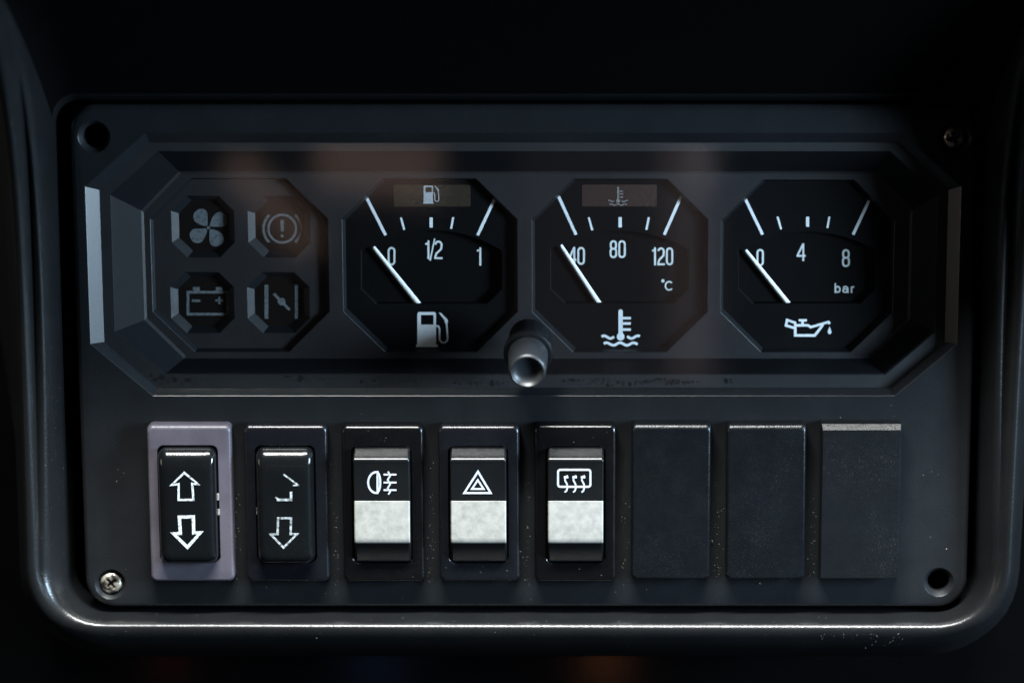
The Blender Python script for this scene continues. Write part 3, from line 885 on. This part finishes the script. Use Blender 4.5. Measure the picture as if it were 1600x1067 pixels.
# ------------------------------------------------------------------ blank covers
def blank(label, fx, hgt, r, mat, steps, tilt=0.0):
    fb = box4(*fx, hgt)
    mb = MB(); lo = []
    for ins, tp, w in steps:
        lo.append(rrect(fb, max(1.0, r - ins * .5), w, 6, (ins, ins, tp, ins)))
    mb.loft(lo, True, False, True)
    o = mb.build('blanking_plate', mat, None, ((fb[0] + fb[1]) / 2, fb[2], 0), angle=40)
    o.rotation_euler.y = R(tilt)
    o['label'] = label; o['category'] = 'blanking plate'; o['group'] = 'blank switch covers'
soft = [(0, 0, -2), (0, 0, 21), (.5, .8, 25), (1.5, 2.8, 27.6), (3, 6, 29.6), (5, 9, 30)]
blank('blank black cover next to the heated rear window switch', (986, 1110, 663, 905.5), 30, 8, 'blank', soft, 0.15)
blank('middle one of the three blank black covers', (1135, 1259.5, 663.5, 905.5), 30, 8, 'blank', soft, -0.2)
blank('square-cornered coarse blank cover at the right end of the row', (1281.5, 1407.5, 663, 905.5), 30, 1.6, 'blank_rough', [(0, 0, -2), (0, 0, 20), (.6, .8, 23.5), (2.4, 9, 29.2), (3, 10, 30)])

# ------------------------------------------------------------------ dust and lint lying on the panel
mb = MB()
def speck(x, y, w, r0, lint=0.0):
    u, v = at(x, y, w)
    a0 = random.uniform(0, math.pi)
    n_ = 6
    lo = []
    ex = 1 + lint
    for i in range(n_):
        a = 2 * math.pi * i / n_
        p = r0 * random.uniform(.6, 1.2)
        x_, y_ = p * ex * math.cos(a), p * math.sin(a)
        lo.append((u + x_ * math.cos(a0) - y_ * math.sin(a0), v + x_ * math.sin(a0) + y_ * math.cos(a0), w))
    top = (u, v, w + r0 * .8)
    mb.add(lo + [top], [(i, (i + 1) % n_, n_) for i in range(n_)])
for _ in range(90):
    x, y = random.uniform(140, 1500), random.uniform(630, 940)
    inside = any(a - 6 < x < a + 136 for a in (229, 379, 533, 684, 834, 984, 1132, 1278)) and 658 < y < 912
    if inside or math.hypot(x - 1467, y - 909) < 30 or math.hypot(x - 173, y - 912) < 30: continue
    speck(x, y, 0.2, random.choice((.35, .45, .5, .6, .9)), random.choice((0, 0, .8)))
for gx in (371, 524, 674, 824, 975, 1122, 1269):
    for _ in range(46):
        speck(gx + random.gauss(0, 3.5), random.triangular(690, 930, 890), 0.2, random.choice((.25, .3, .35, .4, .5, .8)))
for gx in (534, 685, 835):
    for _ in range(5):
        speck(gx + random.uniform(8, 118), random.choice((random.uniform(670, 694), random.uniform(884, 902))), HF + .1, random.uniform(.4, .75))
for (x, y) in ((573, 661.5), (583, 661), (862, 661), (873, 661), (1113, 845), (1187, 911), (813, 862), (556, 879)):
    speck(x, y, 3, 1.3, .5)
# lint and scuffs that lie on the surround's lip
from mathutils.bvhtree import BVHTree
tree = BVHTree.FromPolygons([Vector(p) for p in LIP[0]], LIP[1])
def lip_speck(x, y, r0, lint=0.0):
    c, s_ = math.cos(TH), math.sin(TH)
    a, b = x - 800.0 - U0, 533.5 - y
    h = tree.ray_cast(Vector(CP), Vector((a, b * c - DIST * s_, -b * s_ - DIST * c)).normalized())
    if h[0] is None: return
    p, n_ = h[0], h[1]
    if n_.dot(Vector(CP) - p) < 0: n_ = -n_
    e1 = n_.orthogonal().normalized(); e2 = n_.cross(e1)
    a0 = random.uniform(0, 6.28); f1 = e1 * math.cos(a0) + e2 * math.sin(a0); f2 = n_.cross(f1)
    lo = [tuple(p + n_ * .1 + f1 * (r0 * (1 + lint) * random.uniform(.6, 1.2) * math.cos(q)) + f2 * (r0 * random.uniform(.6, 1.2) * math.sin(q))) for q in [i * math.pi / 3 for i in range(6)]]
    mb.add(lo + [tuple(p + n_ * r0 * .7)], [(i, (i + 1) % 6, 6) for i in range(6)])
for _ in range(16):
    lip_speck(random.gauss(1390, 16), random.gauss(1003, 6), random.choice((.3, .4, .5, .7)), random.choice((0, 1.5, 3)))
for _ in range(18):
    lip_speck(random.gauss(1330, 40), random.gauss(993, 4), random.choice((.3, .4, .5)), random.choice((0, 2, 4)))
for _ in range(80):
    lip_speck(random.uniform(130, 1520), random.triangular(957, 1015, 966), random.choice((.25, .3, .35, .45, .6)), random.choice((0, 0, 1)))
for _ in range(50):
    lip_speck(random.uniform(60, 110), random.uniform(600, 950), random.choice((.25, .3, .4, .55)))
d = mb.build('dust', 'speck', kind='stuff')
d['label'] = 'pale dust specks and lint scattered over the lower panel'
